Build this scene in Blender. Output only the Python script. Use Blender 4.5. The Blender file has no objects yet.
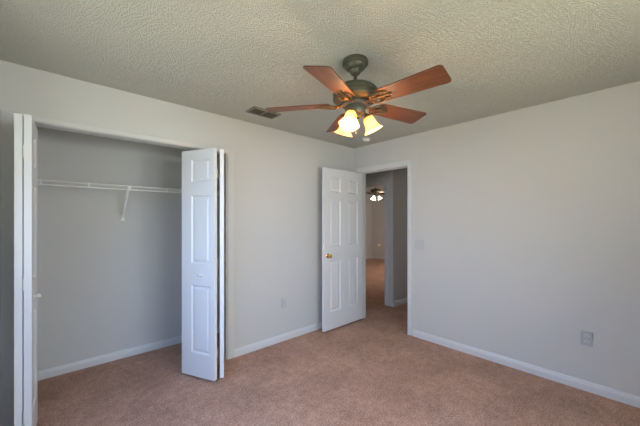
import bpy, bmesh, math, random
from math import sin, cos, pi, radians
from mathutils import Vector, Matrix
random.seed(4)
SC = bpy.context.scene
COL = SC.collection

# ------------------------------------------------ camera, world, light
F_PX = 295.5
cam_d = bpy.data.cameras.new('camera')
cam = bpy.data.objects.new('camera', cam_d); COL.objects.link(cam)
cam_d.sensor_fit = 'HORIZONTAL'; cam_d.sensor_width = 36
cam_d.lens = F_PX / 640 * 36
cam_d.shift_y = 7.6 / 640
cam_d.clip_start = 0.02
EYE = 1.3967
cam.location = (0, 0, EYE)
cam.rotation_euler = (pi/2, 0, -0.7427)
SC.camera = cam

SC.view_settings.view_transform = 'Standard'
SC.view_settings.look = 'None'
SC.view_settings.gamma = 1
SC.view_settings.exposure = 0.62

w = bpy.data.worlds.new('sky'); SC.world = w; w.use_nodes = True
w.node_tree.nodes['Background'].inputs[0].default_value = (0.62, 0.78, 1.0, 1)
w.node_tree.nodes['Background'].inputs[1].default_value = 1.2

def area_light(name, loc, direction, sx, sy, power, color, spread=180):
    l = bpy.data.lights.new(name, 'AREA'); l.shape = 'RECTANGLE'; l.size = sx; l.size_y = sy
    l.energy = power; l.color = color; l.spread = radians(spread)
    o = bpy.data.objects.new(name, l); COL.objects.link(o)
    o.location = loc
    o.rotation_euler = Vector(direction).to_track_quat('-Z', 'Y').to_euler()
    return o
# daylight coming in through the bedroom's two windows, then added fills beyond the doorway
area_light('daylight_west', (-0.33, 1.35, 1.45), (1, 0.2, -0.75), 1.4, 1.25, 13, (0.20, 0.42, 1.0), 125)
area_light('daylight_south', (1.20, -0.88, 1.45), (-0.1, 1, -0.6), 1.6, 1.25, 18, (0.42, 0.62, 1.0), 125)
area_light('groundlight_west', (-0.33, 1.35, 1.45), (1, 0.2, 0.55), 1.4, 1.25, 6, (0.97, 0.95, 0.62), 150)
area_light('groundlight_south', (1.20, -0.88, 1.45), (0, 1, 0.6), 1.6, 1.25, 16, (0.97, 0.95, 0.62), 150)
area_light('living_room_fill', (6.8, 3.02, 1.5), (0, 1, -0.1), 1.6, 1.3, 16, (0.95, 0.92, 0.98))  # unseen fill added to brighten the far room, which has no window
area_light('hall_fill', (5.9, 1.7, 1.5), (-1, 0, 0), 0.8, 1.2, 3.0, (1.0, 0.90, 0.75))  # added fill lifting the dim hall, no source modelled at its end

# ------------------------------------------------ materials
def mat(name):
    m = bpy.data.materials.new(name); m.use_nodes = True
    return m, m.node_tree.nodes, m.node_tree.links, m.node_tree.nodes['Principled BSDF']
def simple(name, col, rough=0.5, metal=0.0, bump=0.0, scale=60, var=0.0):
    m, n, l, b = mat(name)
    b.inputs['Base Color'].default_value = (*col, 1)
    b.inputs['Roughness'].default_value = rough
    b.inputs['Metallic'].default_value = metal
    tc = n.new('ShaderNodeTexCoord'); nz = n.new('ShaderNodeTexNoise')
    nz.inputs['Scale'].default_value = scale; nz.inputs['Detail'].default_value = 3
    l.new(tc.outputs['Object'], nz.inputs['Vector'])
    if var:
        mx = n.new('ShaderNodeMixRGB'); mx.inputs[1].default_value = (*[c*(1-var) for c in col], 1)
        mx.inputs[2].default_value = (*[min(1, c*(1+var)) for c in col], 1)
        l.new(nz.outputs['Fac'], mx.inputs[0]); l.new(mx.outputs[0], b.inputs['Base Color'])
    if bump:
        bp = n.new('ShaderNodeBump'); bp.inputs['Distance'].default_value = bump
        l.new(nz.outputs['Fac'], bp.inputs['Height']); l.new(bp.outputs[0], b.inputs['Normal'])
    return m
M = {}
M['wall'] = simple('wall_paint', (0.597, 0.592, 0.558), 0.75, bump=0.0006, scale=160)
M['casing'] = simple('casing_paint', (0.635, 0.63, 0.60), 0.4, bump=0.0002, scale=40)
M['trim'] = simple('trim_paint', (0.68, 0.68, 0.665), 0.35, bump=0.0002, scale=40)
M['door'] = simple('door_paint', (0.74, 0.74, 0.73), 0.35, bump=0.0002, scale=90)
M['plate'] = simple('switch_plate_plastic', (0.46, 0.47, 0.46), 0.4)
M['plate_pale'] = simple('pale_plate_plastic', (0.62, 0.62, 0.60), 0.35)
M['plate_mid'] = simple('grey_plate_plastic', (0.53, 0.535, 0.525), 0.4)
M['slot'] = simple('outlet_slot', (0.10, 0.10, 0.10), 0.6)
M['wire'] = simple('white_coated_wire', (0.90, 0.90, 0.87), 0.35)
M['brass'] = simple('polished_brass', (0.80, 0.55, 0.16), 0.18, 1.0)
M['steel'] = simple('hinge_steel', (0.55, 0.54, 0.50), 0.35, 0.8)
M['bronze'] = simple('aged_bronze', (0.098, 0.094, 0.060), 0.45, 0.3, bump=0.0006, scale=70, var=0.25)
M['iron'] = simple('bracket_bronze', (0.11, 0.08, 0.04), 0.45, 0.5, bump=0.001, scale=60, var=0.4)
M['vent'] = simple('register_metal', (0.21, 0.20, 0.16), 0.55, 0.1)
M['vent_dark'] = simple('register_opening', (0.09, 0.085, 0.065), 0.8)
M['detector'] = simple('detector_plastic', (0.72, 0.70, 0.66), 0.4)

# popcorn ceiling
m, n, l, b = mat('popcorn_ceiling'); M['ceiling'] = m
b.inputs['Base Color'].default_value = (0.745, 0.735, 0.65, 1); b.inputs['Roughness'].default_value = 0.95
tc = n.new('ShaderNodeTexCoord')
v1 = n.new('ShaderNodeTexNoise'); v1.inputs['Scale'].default_value = 140; v1.inputs['Detail'].default_value = 2; v1.inputs['Roughness'].default_value = 0.5
l.new(tc.outputs['Object'], v1.inputs['Vector'])
r1 = n.new('ShaderNodeValToRGB'); r1.color_ramp.elements[0].position = 0.38; r1.color_ramp.elements[1].position = 0.68
l.new(v1.outputs['Fac'], r1.inputs[0])
bp = n.new('ShaderNodeBump'); bp.inputs['Distance'].default_value = 0.012; bp.inputs['Strength'].default_value = 1.0
l.new(r1.outputs[0], bp.inputs['Height']); l.new(bp.outputs[0], b.inputs['Normal'])

# carpet
m, n, l, b = mat('brown_carpet'); M['carpet'] = m
b.inputs['Roughness'].default_value = 1.0
tc = n.new('ShaderNodeTexCoord')
fine = n.new('ShaderNodeTexNoise'); fine.inputs['Scale'].default_value = 95; fine.inputs['Detail'].default_value = 5; fine.inputs['Roughness'].default_value = 0.75
big = n.new('ShaderNodeTexNoise'); big.inputs['Scale'].default_value = 2.6; big.inputs['Detail'].default_value = 4; big.inputs['Roughness'].default_value = 0.6
for q in (fine, big): l.new(tc.outputs['Object'], q.inputs['Vector'])
rf = n.new('ShaderNodeValToRGB')
rf.color_ramp.elements[0].position = 0.36; rf.color_ramp.elements[0].color = (0.28, 0.147, 0.100, 1)
rf.color_ramp.elements[1].position = 0.64; rf.color_ramp.elements[1].color = (0.83, 0.515, 0.365, 1)
l.new(fine.outputs['Fac'], rf.inputs[0])
rb = n.new('ShaderNodeValToRGB')
rb.color_ramp.elements[0].position = 0.35; rb.color_ramp.elements[0].color = (0.78, 0.77, 0.76, 1)
rb.color_ramp.elements[1].position = 0.65; rb.color_ramp.elements[1].color = (1.0, 1.0, 1.0, 1)
l.new(big.outputs['Fac'], rb.inputs[0])
med = n.new('ShaderNodeTexNoise'); med.inputs['Scale'].default_value = 16; med.inputs['Detail'].default_value = 4; med.inputs['Roughness'].default_value = 0.7
l.new(tc.outputs['Object'], med.inputs['Vector'])
rm = n.new('ShaderNodeValToRGB')
rm.color_ramp.elements[0].position = 0.38; rm.color_ramp.elements[0].color = (0.80, 0.77, 0.75, 1)
rm.color_ramp.elements[1].position = 0.62; rm.color_ramp.elements[1].color = (1.0, 1.0, 1.0, 1)
l.new(med.outputs['Fac'], rm.inputs[0])
m2 = n.new('ShaderNodeMixRGB'); m2.blend_type = 'MULTIPLY'; m2.inputs[0].default_value = 1
l.new(rf.outputs[0], m2.inputs[1]); l.new(rm.outputs[0], m2.inputs[2])
mx = n.new('ShaderNodeMixRGB'); mx.blend_type = 'MULTIPLY'; mx.inputs[0].default_value = 1
l.new(m2.outputs[0], mx.inputs[1]); l.new(rb.outputs[0], mx.inputs[2]); l.new(mx.outputs[0], b.inputs['Base Color'])
bp = n.new('ShaderNodeBump'); bp.inputs['Distance'].default_value = 0.006
l.new(fine.outputs['Fac'], bp.inputs['Height']); l.new(bp.outputs[0], b.inputs['Normal'])

# cherry blade wood: grain runs along the blade's own x
m, n, l, b = mat('cherry_wood'); M['wood'] = m
b.inputs['Roughness'].default_value = 0.45
tc = n.new('ShaderNodeTexCoord'); mp = n.new('ShaderNodeMapping'); mp.inputs['Scale'].default_value = (3.5, 60, 20)
l.new(tc.outputs['Object'], mp.inputs[0])
nz = n.new('ShaderNodeTexNoise'); nz.inputs['Scale'].default_value = 1.5; nz.inputs['Detail'].default_value = 5; nz.inputs['Distortion'].default_value = 0.6
l.new(mp.outputs[0], nz.inputs['Vector'])
rr = n.new('ShaderNodeValToRGB')
rr.color_ramp.elements[0].position = 0.35; rr.color_ramp.elements[0].color = (0.075, 0.025, 0.009, 1)
rr.color_ramp.elements[1].position = 0.65; rr.color_ramp.elements[1].color = (0.17, 0.056, 0.020, 1)
l.new(nz.outputs['Fac'], rr.inputs[0]); l.new(rr.outputs[0], b.inputs['Base Color'])

# frosted amber glass: lets the bulb's light through
m, n, l, b = mat('frosted_amber_glass'); M['shade'] = m
out = n['Material Output']
tr = n.new('ShaderNodeBsdfTranslucent'); tr.inputs[0].default_value = (1.0, 0.70, 0.34, 1)
df = n.new('ShaderNodeBsdfDiffuse'); df.inputs[0].default_value = (0.88, 0.62, 0.34, 1)
ms = n.new('ShaderNodeMixShader'); ms.inputs[0].default_value = 0.35
l.new(tr.outputs[0], ms.inputs[1]); l.new(df.outputs[0], ms.inputs[2]); l.new(ms.outputs[0], out.inputs[0])
def emit(name, col, s):
    m, n, l, b = mat(name)
    b.inputs['Emission Color'].default_value = (*col, 1); b.inputs['Emission Strength'].default_value = s
    b.inputs['Base Color'].default_value = (*col, 1)
    return m
M['bulb'] = emit('lit_bulb', (1.0, 0.74, 0.48), 85)
m, n, l, b = mat('window_glass'); M['glass'] = m
b.inputs['Roughness'].default_value = 0.02; b.inputs['Transmission Weight'].default_value = 1.0; b.inputs['IOR'].default_value = 1.0

# ------------------------------------------------ helpers
def tag(o, label=None, cat=None, group=None, kind=None):
    if label: o['label'] = label
    if cat: o['category'] = cat
    if group: o['group'] = group
    if kind: o['kind'] = kind
    return o
def obj(name, bm, material, parent=None, smooth=False, loc=None, bevel=0):
    bmesh.ops.recalc_face_normals(bm, faces=bm.faces)
    me = bpy.data.meshes.new(name); bm.to_mesh(me); bm.free()
    for mt in (material if isinstance(material, (list, tuple)) else [material]): me.materials.append(mt)
    if smooth:
        for p in me.polygons: p.use_smooth = True
    o = bpy.data.objects.new(name, me); COL.objects.link(o)
    if parent: o.parent = parent
    if loc: o.location = loc
    if bevel:
        bv = o.modifiers.new('bevel', 'BEVEL'); bv.width = bevel; bv.segments = 2; bv.limit_method = 'ANGLE'
    if smooth:
        es = o.modifiers.new('split', 'EDGE_SPLIT'); es.split_angle = radians(38)
    return o
def empty(name, loc=(0, 0, 0), rz=0):
    o = bpy.data.objects.new(name, None); COL.objects.link(o); o.location = loc; o.rotation_euler = (0, 0, rz)
    o.empty_display_size = 0.1
    return o
def box(bm, x0, x1, y0, y1, z0, z1, mtx=None, mi=0):
    vs = [bm.verts.new((x, y, z)) for x in (x0, x1) for y in (y0, y1) for z in (z0, z1)]
    if mtx:
        for v in vs: v.co = mtx @ v.co
    for f in ((0,1,3,2),(4,6,7,5),(0,4,5,1),(2,3,7,6),(0,2,6,4),(1,5,7,3)):
        fc = bm.faces.new([vs[i] for i in f]); fc.material_index = mi
def tube(bm, pts, r, seg=8, closed=False):
    pts = [Vector(p) for p in pts]; rings = []
    rs = r if isinstance(r, (list, tuple)) else [r]*len(pts)
    n_ = len(pts)
    prev = None
    for i, p in enumerate(pts):
        if closed: t = pts[(i+1) % n_] - pts[i-1]
        else: t = pts[min(i+1, n_-1)] - pts[max(i-1, 0)]
        t.normalize()
        if prev is None:
            a = Vector((0, 0, 1)) if abs(t.z) < 0.9 else Vector((1, 0, 0))
        else: a = prev
        s = t.cross(a)
        if s.length < 1e-6: s = t.cross(Vector((1, 0, 0)))
        s.normalize(); u = s.cross(t); prev = u
        rings.append([bm.verts.new(p + (s*cos(2*pi*k/seg) + u*sin(2*pi*k/seg))*rs[i]) for k in range(seg)])
    m_ = n_ if closed else n_-1
    for i in range(m_):
        A, B = rings[i], rings[(i+1) % n_]
        for k in range(seg): bm.faces.new((A[k], A[(k+1) % seg], B[(k+1) % seg], B[k]))
    if not closed:
        bm.faces.new(rings[0]); bm.faces.new(rings[-1])
def lathe(bm, prof, seg=32, mtx=None, cap=True):
    rings = []
    for r, z in prof:
        ring = []
        for k in range(seg):
            c = Vector((r*cos(2*pi*k/seg), r*sin(2*pi*k/seg), z))
            ring.append(bm.verts.new(mtx @ c if mtx else c))
        rings.append(ring)
    for A, B in zip(rings, rings[1:]):
        for k in range(seg): bm.faces.new((A[k], A[(k+1) % seg], B[(k+1) % seg], B[k]))
    if cap:
        bm.faces.new(rings[0]); bm.faces.new(rings[-1])
def prism_along(bm, prof, p0, p1, inward):
    """baseboard profile [(depth, height)...] swept from p0 to p1; inward = horizontal direction into the room"""
    iv = Vector(inward)
    A = [bm.verts.new(Vector(p0) + iv*d + Vector((0, 0, h))) for d, h in prof]
    B = [bm.verts.new(Vector(p1) + iv*d + Vector((0, 0, h))) for d, h in prof]
    n_ = len(prof)
    for i in range(n_): bm.faces.new((A[i], A[(i+1) % n_], B[(i+1) % n_], B[i]))
    bm.faces.new(A); bm.faces.new(B)
def copy_tree(o, parent=None):
    c = o.copy(); COL.objects.link(c)
    if parent: c.parent = parent
    for ch in [q for q in bpy.data.objects if q.parent == o]: copy_tree(ch, c)
    return c

# ------------------------------------------------ plan
XE, YN, XW, YS = 3.2527, 2.8208, -0.30, -0.85
T = 0.115
CH = 2.44
HD = 2.076                       # closet head
DHD = 2.085                      # bedroom door head
CX0, CX1 = -0.163, 1.325         # closet opening
CYB = YN + 0.753                 # closet back
DY0, DY1 = 1.940, 2.705          # bedroom doorway in the east wall
HX = 4.10                        # hall's far wall
HY = 2.722                       # corner in the hall
LX, LY = 8.87, 6.80              # far room's far walls
LY0, LY1 = 2.872, 3.70           # far room's doorway
LHD = 1.985
TT = 0.10

# ------------------------------------------------ setting
bm = bmesh.new(); box(bm, XW-T, LX+T, YS-T, LY+T, -0.06, 0)
tag(obj('floor', bm, M['carpet']), 'mottled brown wall-to-wall carpet running from bedroom into hall', 'floor', kind='structure')
bm = bmesh.new(); box(bm, XW-T, XE+T, YS-T, CYB+T, CH, CH+0.08)
tag(obj('ceiling', bm, M['ceiling']), 'off-white popcorn textured bedroom ceiling', 'ceiling', kind='structure')
bm = bmesh.new(); box(bm, XE+T, LX+T, YS-T, LY+T, CH, CH+0.08); box(bm, XW-T, XE+T, CYB+T, LY+T, CH, CH+0.08)
tag(obj('ceiling', bm, M['ceiling']), 'plain ceiling over the hall and far room beyond the doorway', 'ceiling', kind='structure')

def wall(name, bm, label): return tag(obj(name, bm, M['wall']), label, 'wall', kind='structure')
bm = bmesh.new()
box(bm, XW, CX0, YN, YN+T, 0, CH); box(bm, CX1, XE, YN, YN+T, 0, CH); box(bm, CX0, CX1, YN, YN+T, HD, CH)
wall('wall_north', bm, 'off-white bedroom wall with the closet opening')
bm = bmesh.new()
box(bm, XE, XE+T, YS-T, DY0, 0, CH); box(bm, XE, XE+T, DY1, LY, 0, CH); box(bm, XE, XE+T, DY0, DY1, DHD, CH)
wall('wall_east', bm, 'off-white bedroom wall with the open doorway and light switch')
bm = bmesh.new()
W0, W1, WZ0, WZ1 = 0.62, 2.08, 0.80, 2.10
box(bm, XW-T, XW, YS-T, W0, 0, CH); box(bm, XW-T, XW, W1, CYB+T, 0, CH)
box(bm, XW-T, XW, W0, W1, 0, WZ0); box(bm, XW-T, XW, W0, W1, WZ1, CH)
wall('wall_west', bm, 'bedroom wall behind the camera to the left with a window')
bm = bmesh.new()
V0, V1 = 0.38, 2.02
box(bm, XW, V0, YS-T, YS, 0, CH); box(bm, V1, XE, YS-T, YS, 0, CH)
box(bm, V0, V1, YS-T, YS, 0, WZ0); box(bm, V0, V1, YS-T, YS, WZ1, CH)
wall('wall_south', bm, 'bedroom wall behind the camera with a window')
bm = bmesh.new(); box(bm, XW, 1.75+T, CYB, CYB+T, 0, CH)
wall('wall_closet_back', bm, 'back wall inside the open closet')
bm = bmesh.new(); box(bm, 1.75, 1.75+T, YN+T, CYB, 0, CH)
wall('wall_closet_side', bm, 'side wall inside the closet behind the folded door')
# hall and far room
bm = bmesh.new()
box(bm, HX, HX+TT, HY, LY0, 0, CH); box(bm, HX, HX+TT, LY1, LY, 0, CH); box(bm, HX, HX+TT, LY0, LY1, LHD, CH)
box(bm, HX+TT, LX, HY, HY+TT, 0, CH)
wall('wall_hall', bm, 'grey-shaded hall wall around the far room doorway')
bm = bmesh.new(); box(bm, 6.3, 6.3+T, YS, HY, 0, CH)
wall('wall_hall_end', bm, 'wall closing the hall out of sight')
bm = bmesh.new(); box(bm, XE+T, 6.3, YS-T, YS, 0, CH)
wall('wall_hall_south', bm, 'south wall of the hall out of sight')
bm = bmesh.new(); box(bm, LX, LX+T, HY, LY+T, 0, CH)
wall('wall_far_east', bm, 'far room wall right of its corner, behind the lit fan')
bm = bmesh.new(); box(bm, XE, LX, LY, LY+T, 0, CH)
wall('wall_far_north', bm, 'far room wall left of its corner')

# windows (behind the camera)
def window(name, axis, a0, a1, at, label):
    bm = bmesh.new(); fr = 0.045
    def bb(p0, p1, q0, q1, z0, z1):
        if axis == 'x': box(bm, q0, q1, p0, p1, z0, z1)
        else: box(bm, p0, p1, q0, q1, z0, z1)
    q0, q1 = at-0.03, at+0.03
    bb(a0, a1, q0, q1, WZ0, WZ0+fr); bb(a0, a1, q0, q1, WZ1-fr, WZ1)
    bb(a0, a0+fr, q0, q1, WZ0, WZ1); bb(a1-fr, a1, q0, q1, WZ0, WZ1)
    zm = (WZ0+WZ1)/2
    bb(a0, a1, q0, q1, zm-0.02, zm+0.02)
    o = tag(obj(name, bm, M['trim'], bevel=0.003), label, 'window', kind='structure')
    bm = bmesh.new(); 
    def b2(p0, p1, q0, q1, z0, z1):
        if axis == 'x': box(bm, q0, q1, p0, p1, z0, z1)
        else: box(bm, p0, p1, q0, q1, z0, z1)
    b2(a0+fr, a1-fr, at-0.003, at+0.003, WZ0+fr, WZ1-fr)
    obj('pane', bm, M['glass'], o)
window('window_1', 'x', W0, W1, XW-T+0.035, 'white sash window in the west wall out of view')
window('window_2', 'y', V0, V1, YS-T+0.035, 'white sash window in the south wall out of view')

# baseboards
BP = [(0, 0), (0.013, 0), (0.013, 0.052), (0.010, 0.060), (0.0085, 0.070), (0.004, 0.079), (0, 0.080)]
def base(name, segs, label):
    bm = bmesh.new()
    for p0, p1, iv in segs: prism_along(bm, BP, (*p0, 0), (*p1, 0), (*iv, 0))
    tag(obj(name, bm, M['trim']), label, 'baseboard', kind='structure')
CW = 0.066
base('baseboard_north', [((CX1+CW, YN), (XE, YN), (0, -1)), ((XW, YN), (CX0-CW, YN), (0, -1))], 'white baseboard along the wall beside the closet')
base('baseboard_east', [((XE, YS), (XE, DY0-CW), (-1, 0)), ((XE, DY1+CW), (XE, YN-0.013), (-1, 0))], 'white baseboard along the right wall')
base('baseboard_closet', [((XW, CYB), (1.75, CYB), (0, -1))], 'white baseboard inside the closet')
base('baseboard_hall', [((HX+0.012, HY), (6.3, HY), (0, -1))], 'white baseboard on the hall wall')
base('baseboard_far_room', [((LX, HY+TT), (LX, LY), (-1, 0)), ((HX+TT, LY), (LX-0.013, LY), (0, -1))], 'white baseboard around the far room')

# casings
def cas_box(bm, x0, x1, y0, y1, z0, z1): box(bm, x0, x1, y0, y1, z0, z1)
bm = bmesh.new(); t = 0.013
box(bm, CX0-CW, CX0, YN-t, YN, 0, HD+0.036); box(bm, CX1, CX1+CW, YN-t, YN, 0, HD+0.036); box(bm, CX0, CX1, YN-t, YN, HD, HD+0.036)
box(bm, CX0, CX0+0.012, YN, YN+T, 0, HD); box(bm, CX1-0.012, CX1, YN, YN+T, 0, HD); box(bm, CX0+0.012, CX1-0.012, YN, YN+T, HD-0.006, HD)
tag(obj('trim_1', bm, M['casing'], bevel=0.004), 'flat painted casing around the closet opening', 'door frame', kind='structure')
bm = bmesh.new()
xi = XE
for sx0, sx1 in ((XE-t, XE), (XE+T, XE+T+t)):
    box(bm, sx0, sx1, DY0-CW+0.015, DY0+0.004, 0, DHD+CW-0.01); box(bm, sx0, sx1, DY1-0.004, DY1+CW-0.015, 0, DHD+CW-0.01)
    box(bm, sx0, sx1, DY0, DY1, DHD-0.004, DHD+CW-0.01)
box(bm, XE, XE+T, DY0, DY0+0.012, 0, DHD); box(bm, XE, XE+T, DY1-0.012, DY1, 0, DHD); box(bm, XE, XE+T, DY0, DY1, DHD-0.012, DHD)
box(bm, XE+0.045, XE+0.08, DY0+0.012, DY0+0.022, 0, DHD-0.012); box(bm, XE+0.045, XE+0.08, DY1-0.022, DY1-0.012, 0, DHD-0.012)
box(bm, XE+0.045, XE+0.08, DY0+0.012, DY1-0.012, DHD-0.022, DHD-0.012)
tag(obj('trim_2', bm, M['trim'], bevel=0.003), 'white casing and jamb of the open bedroom doorway', 'door frame', kind='structure')
bm = bmesh.new()
for sx0, sx1 in ((HX-t, HX), (HX+TT, HX+TT+t)):
    box(bm, sx0, sx1, LY0-0.062, LY0+0.004, 0, LHD+0.06); box(bm, sx0, sx1, LY1-0.004, LY1+0.062, 0, LHD+0.06)
    box(bm, sx0, sx1, LY0, LY1, LHD-0.004, LHD+0.06)
box(bm, HX, HX+TT, LY0, LY0+0.012, 0, LHD); box(bm, HX, HX+TT, LY1-0.012, LY1, 0, LHD); box(bm, HX, HX+TT, LY0, LY1, LHD-0.012, LHD)
tag(obj('trim_3', bm, M['trim'], bevel=0.003), 'white casing of the far room doorway across the hall', 'door frame', kind='structure')

# ------------------------------------------------ doors
def leaf_bm(w_, h_, th, panels):
    """slab x 0..w, y 0..th, z 0..h with moulded raised panels on both faces"""
    bm = bmesh.new()
    xs = sorted({0, w_, *[p[0] for p in panels], *[p[1] for p in panels]})
    zs = sorted({0, h_, *[p[2] for p in panels], *[p[3] for p in panels]})
    def q(c): return bm.faces.new([bm.verts.new(v) for v in c])
    for y, s in ((0, 1), (th, -1)):
        for i in range(len(xs)-1):
            for j in range(len(zs)-1):
                x0, x1, z0, z1 = xs[i], xs[i+1], zs[j], zs[j+1]
                if any(abs(p[0]-x0) < 1e-6 and abs(p[1]-x1) < 1e-6 and p[2] <= z0+1e-6 and p[3] >= z1-1e-6 for p in panels): continue
                q([(x0, y, z0), (x1, y, z0), (x1, y, z1), (x0, y, z1)])
        for x0, x1, z0, z1 in panels:
            rings = [(0, 0), (0.006, 0.004), (0.011, 0.0105), (0.019, 0.0105), (0.038, 0.003)]
            R = [[(x0+a, y+s*d, z0+a), (x1-a, y+s*d, z0+a), (x1-a, y+s*d, z1-a), (x0+a, y+s*d, z1-a)] for a, d in rings]
            for A, B in zip(R, R[1:]):
                for k in range(4): q([A[k], A[(k+1) % 4], B[(k+1) % 4], B[k]])
            q(R[-1])
    for i in range(len(xs)-1):
        for z in (0, h_): q([(xs[i], 0, z), (xs[i+1], 0, z), (xs[i+1], th, z), (xs[i], th, z)])
    for j in range(len(zs)-1):
        for x in (0, w_): q([(x, 0, zs[j]), (x, 0, zs[j+1]), (x, th, zs[j+1]), (x, th, zs[j])])
    bmesh.ops.remove_doubles(bm, verts=bm.verts, dist=1e-5)
    return bm
DH = 1.998
ZB = 0.022
rows = [(0.205, 0.805), (0.995, 1.595), (1.715, 1.915)]

def knob_bm(r=0.027, stem=0.035):
    bm = bmesh.new()
    lathe(bm, [(0.0, 0), (r*1.15, 0), (r*1.15, 0.004), (r*0.9, 0.008), (r*0.42, 0.012), (r*0.40, stem*0.6), (r*0.75, stem*0.75), (r*0.98, stem),
               (r, stem+r*0.35), (r*0.85, stem+r*0.75), (r*0.5, stem+r*0.95), (0.0005, stem+r)], 24, Matrix.Rotation(pi/2, 4, 'X'), cap=False)
    return bm

# bedroom entry door, swung open against the closet wall
LW = 0.745
door = empty('door_1', (XE-0.008, DY1-0.013, ZB), pi - radians(-0.5))
tag(door, 'white six-panel bedroom door with brass knob, standing open', 'door', kind='structure')
cols = [(0.10, 0.10+0.20), (LW-0.10-0.20, LW-0.10)]
# leaf local x runs from hinge to free edge; local y+ faces world -y
pan = [(a, b_, z0-0.0+0.0, z1) for a, b_ in cols for z0, z1 in [(0.225, 0.87), (1.045, 1.63), (1.735, 1.925)]]
leaf = obj('door_leaf', leaf_bm(LW, 2.035, 0.035, pan), M['door'], door)
for yy, rot in ((0.035, pi), (0.0, 0)):
    k = obj('door_handle', knob_bm(0.026, 0.036), M['brass'], leaf, smooth=True); k['label'] = 'polished brass door knob'
    k.location = (LW-0.065, yy, 0.935); k.rotation_euler = (0, 0, rot)
for z in (0.2, 1.0, 1.8):
    bm = bmesh.new(); lathe(bm, [(0.007, z-0.045), (0.007, z+0.045)], 12); box(bm, 0.0, 0.001, 0.0, 0.028, z-0.045, z+0.045)
    obj('hinge', bm, M['steel'], leaf, loc=(-0.002, 0.006, 0))

# closet bifold doors
PW = 0.372
bp_pan = [(0.112, PW-0.045, z0, z1) for z0, z1 in rows]
def bifold(name, label, pts_track, apex_track, apex_jamb, pts_jamb, hinge_xy, side):
    """leaf faces: the track leaf runs track->apex, the jamb leaf apex->jamb; points are the camera-side corners"""
    root = empty(name, (pts_jamb[0], pts_jamb[1], ZB))
    tag(root, label, 'closet door', kind='structure')
    leaves = []
    for a, b_ in ((pts_track, apex_track), (pts_jamb, apex_jamb)):
        d = Vector((b_[0]-a[0], b_[1]-a[1])); ang = math.atan2(d.y, d.x)
        o = obj('door_leaf', leaf_bm(PW, DH, 0.034, bp_pan), M['door'], root)
        o.location = (a[0]-pts_jamb[0], a[1]-pts_jamb[1], 0); o.rotation_euler = (0, 0, ang)
        leaves.append(o)
    k = obj('door_handle', knob_bm(0.014, 0.018), M['plate_pale'], leaves[0], smooth=True)
    k['label'] = 'small white round pull knob'
    k.location = (PW*0.61, 0.0 if side < 0 else 0.034, 0.90); k.rotation_euler = (0, 0, 0 if side < 0 else pi)
    for z in (0.22, 1.0, 1.78):
        bm = bmesh.new()
        mid = (hinge_xy[0]-pts_jamb[0], hinge_xy[1]-pts_jamb[1])
        lathe(bm, [(0.0045, z-0.035), (0.0045, z+0.035)], 10, Matrix.Translation((mid[0], mid[1]+0.004, 0)))
        obj('hinge', bm, M['steel'], root, smooth=True)
    return root
# local +y of a leaf lies to the left of its track->apex direction
def apex(a, target_x, y): return (target_x, y)
AY = 2.475
# right pair: track leaf from (0.893,2.815) out to the room
dirR = Vector((1.045-0.886, 2.470-2.812)).normalized()
tr0 = Vector((0.886, 2.812)); ap0 = tr0 + dirR*PW
ap1 = Vector((1.100, 2.490)); dirJ = Vector((1.100-1.247, 2.490-2.830)).normalized(); jp1 = ap1 - dirJ*PW
bifold('door_2', 'white folded closet door pair at the right of the closet opening, panelled face showing', tuple(tr0), tuple(ap0), tuple(ap1-Vector((0,0))), tuple(jp1), ((ap0.x+0.031+ap1.x)/2, ap0.y+0.028), -1)
# left pair, folded nearly flat, seen edge-on
tl0 = Vector((-0.090, 2.815)); dl = Vector((-0.108+0.090, 2.443-2.815)).normalized(); al0 = tl0 + dl*PW
jl1 = Vector((-0.143, 2.822)); dj = Vector((-0.147+0.143, 2.443-2.822)).normalized(); al1 = jl1 + dj*PW
bifold('door_3', 'white folded closet door pair at the left of the closet opening, seen edge-on', tuple(tl0), tuple(al0), tuple(al1), tuple(jl1), (al0.x-0.003, al0.y+0.002), 1)

# ------------------------------------------------ closet wire shelf
shelf = empty('wire_shelf', (XW+0.01, CYB, 1.722))
tag(shelf, 'white ventilated wire shelf with hanging lip across the closet back wall', 'shelf')
SX1 = 1.75 - (XW+0.01) - 0.01; SD = 0.30
bm = bmesh.new()
x = 0.012
while x < SX1:
    tube(bm, [(x, -0.004, 0.003), (x, -SD, 0.003)], 0.0011, 5)
    x += 0.030
obj('deck_wire', bm, M['wire'], shelf)
bm = bmesh.new()
for y, z, r in ((-0.004, 0, 0.003), (-0.10, 0, 0.003), (-0.20, 0, 0.003), (-SD, 0, 0.0050), (-SD-0.003, -0.034, 0.0050)):
    tube(bm, [(0, y, z), (SX1, y, z)], r, 8)
obj('rail', bm, M['wire'], shelf, smooth=True)
ox = XW+0.01
for px_ in (-0.045, 0.26, 0.566, 0.885, 1.2):
    bm = bmesh.new(); box(bm, px_-ox-0.006, px_-ox+0.006, -SD-0.009, -SD+0.004, -0.039, 0.005)
    obj('lip_clip', bm, M['wire'], shelf, bevel=0.001)
bm = bmesh.new()
xx = 0.556-ox
tube(bm, [(xx, -SD+0.004, -0.012), (xx, -0.012, -0.285), (xx, -0.004, -0.300)], 0.0095, 8)
box(bm, xx-0.012, xx+0.012, -0.004, 0, -0.325, -0.270)
obj('support_brace', bm, M['wire'], shelf)

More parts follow.
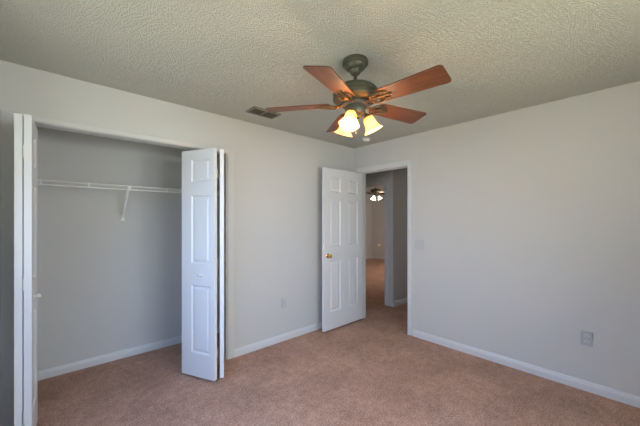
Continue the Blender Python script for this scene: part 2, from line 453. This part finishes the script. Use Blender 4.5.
# ------------------------------------------------ outlets and switch
def plate(name, label, cat, w_, h_, loc, rz, material):
    e = empty(name, loc, rz); tag(e, label, cat)
    bm = bmesh.new(); box(bm, -w_/2, w_/2, -0.006, 0, -h_/2, h_/2)
    obj('cover_plate', bm, material, e, bevel=0.002)
    return e
def outlet(label, loc, rz, material):
    e = plate('wall_outlet', label, 'outlet', 0.074, 0.118, loc, rz, material)
    for z in (-0.024, 0.024):
        bm = bmesh.new()
        lathe(bm, [(0.0175, 0.0), (0.0175, 0.0085), (0.0165, 0.0095)], 24, Matrix.Translation((0, 0, z)) @ Matrix.Rotation(pi/2, 4, 'X') @ Matrix.Scale(0.82, 4, (0, 1, 0)))
        s_ = obj('socket', bm, M['plate_pale'], e, smooth=True)
        bm = bmesh.new()
        for dx in (-0.0065, 0.0065): box(bm, dx-0.0014, dx+0.0014, -0.0102, -0.0090, z-0.001, z+0.008)
        lathe(bm, [(0.003, 0.009), (0.003, 0.0102)], 10, Matrix.Translation((0, 0, z-0.008)) @ Matrix.Rotation(pi/2, 4, 'X'))
        obj('slot', bm, M['slot'], s_)
    bm = bmesh.new(); lathe(bm, [(0.003, 0.006), (0.003, 0.0075), (0.001, 0.008)], 10, Matrix.Rotation(pi/2, 4, 'X'))
    obj('screw', bm, M['steel'], e)
outlet('pale duplex outlet low on the wall between the closet and the open door', (2.02, YN, 0.437), 0, M['plate_mid'])
outlet('grey duplex outlet low on the right-hand wall', (XE, 0.305, 0.430), -pi/2, M['plate'])
e = plate('light_switch', 'double toggle light switch on the wall right of the doorway', 'light switch', 0.116, 0.116, (XE, 1.79, 1.113), -pi/2, M['plate_mid'])
for dx in (-0.023, 0.023):
    bm = bmesh.new(); box(bm, dx-0.006, dx+0.006, -0.0075, -0.006, -0.013, 0.013)
    s_ = obj('toggle_frame', bm, M['plate'], e)
    bm = bmesh.new(); box(bm, -0.004, 0.004, -0.013, 0, -0.004, 0.004, Matrix.Translation((dx, -0.0065, 0.0)) @ Matrix.Rotation(radians(-25), 4, 'X'))
    obj('toggle', bm, M['plate_pale'], s_, bevel=0.001)

# ------------------------------------------------ ceiling register and smoke detector
vent = empty('ceiling_vent', (1.528, 2.468, CH)); tag(vent, 'grey louvred air vent in the ceiling near the fan blade', 'vent')
VW, VD = 0.30, 0.165
bm = bmesh.new()
for a in ((-VW/2, VW/2, -VD/2, -VD/2+0.02), (-VW/2, VW/2, VD/2-0.02, VD/2), (-VW/2, -VW/2+0.02, -VD/2+0.02, VD/2-0.02), (VW/2-0.02, VW/2, -VD/2+0.02, VD/2-0.02), (-0.006, 0.006, -VD/2+0.02, VD/2-0.02)):
    box(bm, *a, -0.012, 0)
obj('frame', bm, M['vent'], vent, bevel=0.002)
bm = bmesh.new(); box(bm, -VW/2+0.02, VW/2-0.02, -VD/2+0.02, VD/2-0.02, -0.002, 0); obj('backing', bm, M['vent_dark'], vent)
for k in range(9):
    y = -VD/2+0.028 + k*0.0138
    for x0, x1 in ((-VW/2+0.02, -0.006), (0.006, VW/2-0.02)):
        bm = bmesh.new(); box(bm, x0, x1, -0.006, 0.006, -0.0006, 0.0006, Matrix.Translation((0, y, -0.007)) @ Matrix.Rotation(radians(38), 4, 'X'))
        obj('louvre', bm, M['vent'], vent)
det = empty('smoke_detector', (2.985, 2.375, CH)); tag(det, 'small round white smoke detector on the ceiling near the corner', 'smoke detector')
bm = bmesh.new(); lathe(bm, [(0.055, 0), (0.055, -0.010), (0.052, -0.012)], 32); obj('base', bm, M['detector'], det, smooth=True)
bm = bmesh.new(); lathe(bm, [(0.047, -0.011), (0.046, -0.026), (0.036, -0.034), (0.012, -0.036)], 32); obj('cover', bm, M['detector'], det, smooth=True)

# ------------------------------------------------ ceiling fan
def make_fan(loc, rz):
    fan = empty('ceiling_fan', loc, rz)
    def part(name, prof, m_, seg=40):
        bm = bmesh.new(); lathe(bm, prof, seg); return obj(name, bm, m_, fan, smooth=True)
    part('canopy', [(0.080, 0), (0.083, -0.006), (0.083, -0.028), (0.079, -0.033), (0.071, -0.034), (0.069, -0.040), (0.062, -0.054), (0.050, -0.062), (0.040, -0.065), (0.037, -0.072), (0.032, -0.084), (0.022, -0.094), (0.014, -0.097)], M['bronze'])
    part('downrod', [(0.0125, -0.088), (0.0125, -0.172)], M['bronze'], 20)
    part('motor_housing', [(0.024, -0.150), (0.026, -0.158), (0.052, -0.163), (0.100, -0.172), (0.130, -0.184), (0.145, -0.202), (0.147, -0.222), (0.141, -0.227), (0.140, -0.246), (0.147, -0.250), (0.145, -0.258), (0.122, -0.268), (0.092, -0.276), (0.060, -0.280)], M['bronze'])
    part('flywheel', [(0.086, -0.282), (0.088, -0.286), (0.088, -0.296), (0.060, -0.300)], M['slot'])
    part('switch_housing', [(0.050, -0.298), (0.062, -0.304), (0.066, -0.316), (0.064, -0.342), (0.056, -0.354), (0.036, -0.360), (0.030, -0.374), (0.014, -0.382)], M['bronze'])
    ZBL = -0.282
    for i in range(5):
        a = radians(72*i)
        R = Matrix.Rotation(a, 4, 'Z')
        # blade, outline in its own xy
        r0, r1, w0, w1 = 0.165, 0.588, 0.062, 0.077
        pts = []
        def corner(cx_, cy_, rad, a0, a1, n_=6):
            for q in range(n_+1):
                t_ = radians(a0 + (a1-a0)*q/n_); pts.append((cx_+rad*cos(t_), cy_+rad*sin(t_)))
        corner(r1-0.022, w1-0.022, 0.022, 90, 0); corner(r1-0.022, -w1+0.022, 0.022, 0, -90)
        corner(r0+0.035, -w0+0.035, 0.035, -90, -180); corner(r0+0.035, w0-0.035, 0.035, 180, 90)
        bm = bmesh.new()
        up = [bm.verts.new((x_, y_, 0.003)) for x_, y_ in pts]; dn = [bm.verts.new((x_, y_, -0.003)) for x_, y_ in pts]
        bm.faces.new(up); bm.faces.new(dn[::-1])
        for k in range(len(pts)): bm.faces.new((up[k], up[k-1], dn[k-1], dn[k]))
        bl = obj('blade', bm, M['wood'], fan)
        bl.matrix_local = R @ Matrix.Translation((0, 0, ZBL)) @ Matrix.Rotation(radians((0, 0, 0, 1.2, 3.0)[i]), 4, 'Y') @ Matrix.Rotation(radians(PITCH - (0, 0, 0, -2, 0)[i]), 4, 'X')
        # scrolled blade bracket below the blade root
        bm = bmesh.new()
        zi = -0.007
        tube(bm, [(0.080, 0.0, -0.001), (0.105, 0.0, -0.010), (0.135, 0.0, -0.016), (0.160, 0, -0.014), (0.185, 0, zi)], [0.011, 0.010, 0.009, 0.008, 0.007], 8)
        for s_ in (-1, 1):
            loop = []
            for q in range(19):
                t_ = q/18*2*pi
                loop.append((0.172 + 0.040*cos(t_), s_*(0.024 + 0.019*sin(t_)), zi - 0.006 + 0.004*cos(t_)))
            tube(bm, loop[:-1], 0.0050, 6, closed=True)
            tube(bm, [(0.115, 0, -0.014), (0.130, s_*0.020, -0.014), (0.150, s_*0.040, -0.012), (0.180, s_*0.047, zi), (0.215, s_*0.040, zi), (0.250, s_*0.022, zi)], [0.006, 0.006, 0.006, 0.0055, 0.005, 0.004], 6)
        tube(bm, [(0.18, 0, zi), (0.225, 0, zi), (0.262, 0, zi)], [0.006, 0.007, 0.005], 6)
        for x_, y_ in ((0.215, 0.034), (0.215, -0.034), (0.258, 0)):
            lathe(bm, [(0.008, zi-0.004), (0.008, 0.0)], 10, Matrix.Translation((x_, y_, 0)))
        ir = obj('blade_iron', bm, M['iron'], bl, smooth=True)
    # three lamps
    for k in range(3):
        a = LAMP0 + radians(120*k)
        R = Matrix.Rotation(a, 4, 'Z')
        bm = bmesh.new()
        tube(bm, [R @ Vector(p) for p in ((0.040, 0, -0.340), (0.060, 0, -0.340), (0.074, 0, -0.350), (0.080, 0, -0.364))], 0.0085, 10)
        T_ = R @ Matrix.Translation((0.077, 0, -0.358)) @ Matrix.Rotation(radians(180-TILT), 4, 'Y')
        lathe(bm, [(0.012, -0.010), (0.024, 0.0), (0.026, 0.012), (0.024, 0.018)], 20, T_)
        obj('lamp_arm', bm, M['iron'], fan, smooth=True)
        bm = bmesh.new()
        prof = [(0.022, 0.008), (0.029, 0.014), (0.034, 0.030), (0.036, 0.048), (0.039, 0.066), (0.046, 0.084), (0.056, 0.098), (0.063, 0.104),
                (0.061, 0.104), (0.054, 0.096), (0.044, 0.083), (0.037, 0.066), (0.034, 0.048), (0.032, 0.030), (0.027, 0.016), (0.020, 0.010)]
        rings = []
        for r_, z_ in prof:
            fl = max(0, (z_-0.07)/0.034)
            rings.append([bm.verts.new(T_ @ Vector((r_*(1+0.05*fl*cos(6*2*pi*q/48))*cos(2*pi*q/48), r_*(1+0.05*fl*cos(6*2*pi*q/48))*sin(2*pi*q/48), z_))) for q in range(48)])
        rings.append(rings[0])
        for A, B in zip(rings, rings[1:]):
            for q in range(48): bm.faces.new((A[q], A[(q+1) % 48], B[(q+1) % 48], B[q]))
        sh = obj('lamp_shade', bm, M['shade'], fan, smooth=True)
        bm = bmesh.new()
        lathe(bm, [(0.002, 0.092), (0.012, 0.089), (0.018, 0.080), (0.019, 0.070), (0.015, 0.055), (0.010, 0.040), (0.009, 0.025)], 12, T_)
        obj('bulb', bm, M['bulb'], sh, smooth=True)
        lamp = bpy.data.lights.new('lamp_light', 'POINT'); lamp.energy = LAMP_W; lamp.color = (1.0, 0.74, 0.48); lamp.shadow_soft_size = 0.025
        lo = bpy.data.objects.new('lamp_light', lamp); COL.objects.link(lo); lo.parent = fan; lo.location = T_ @ Vector((0, 0, 0.148))
    bm = bmesh.new(); tube(bm, [(0.020, -0.020, -0.345), (0.022, -0.022, -0.40), (0.022, -0.022, -0.47)], 0.0012, 5)
    lathe(bm, [(0.001, -0.49), (0.005, -0.485), (0.005, -0.475), (0.001, -0.468)], 8, Matrix.Translation((0.022, -0.022, 0)))
    obj('pull_chain', bm, M['bronze'], fan)
    return fan
PITCH = -13
LAMP_W = 2.8
TILT = 26
FANZ = CH
YAW = 0.7427
BASE_A = radians(-86)
# lamp angles given in the fan's frame
LAMP0 = radians(5) - YAW - BASE_A
fan = make_fan((1.474, 1.265, FANZ), BASE_A)
tag(fan, 'large bronze ceiling fan with five cherry blades and three lit shades', 'ceiling fan')
far = copy_tree(fan)
far.location = (6.66, 4.98, CH); far.rotation_euler = (0, 0, radians(16))
white_shade = emit('white_glass_lamp', (1.0, 0.93, 0.80), 1.6)
def descend(o):
    for q in bpy.data.objects:
        if q.parent == o:
            yield q; yield from descend(q)
for q in list(descend(far)):
    if q.name.startswith('lamp_shade'):
        q.data = q.data.copy(); q.data.materials[0] = white_shade
tag(far, 'distant lit ceiling fan seen through the doorway in the far room', 'ceiling fan')
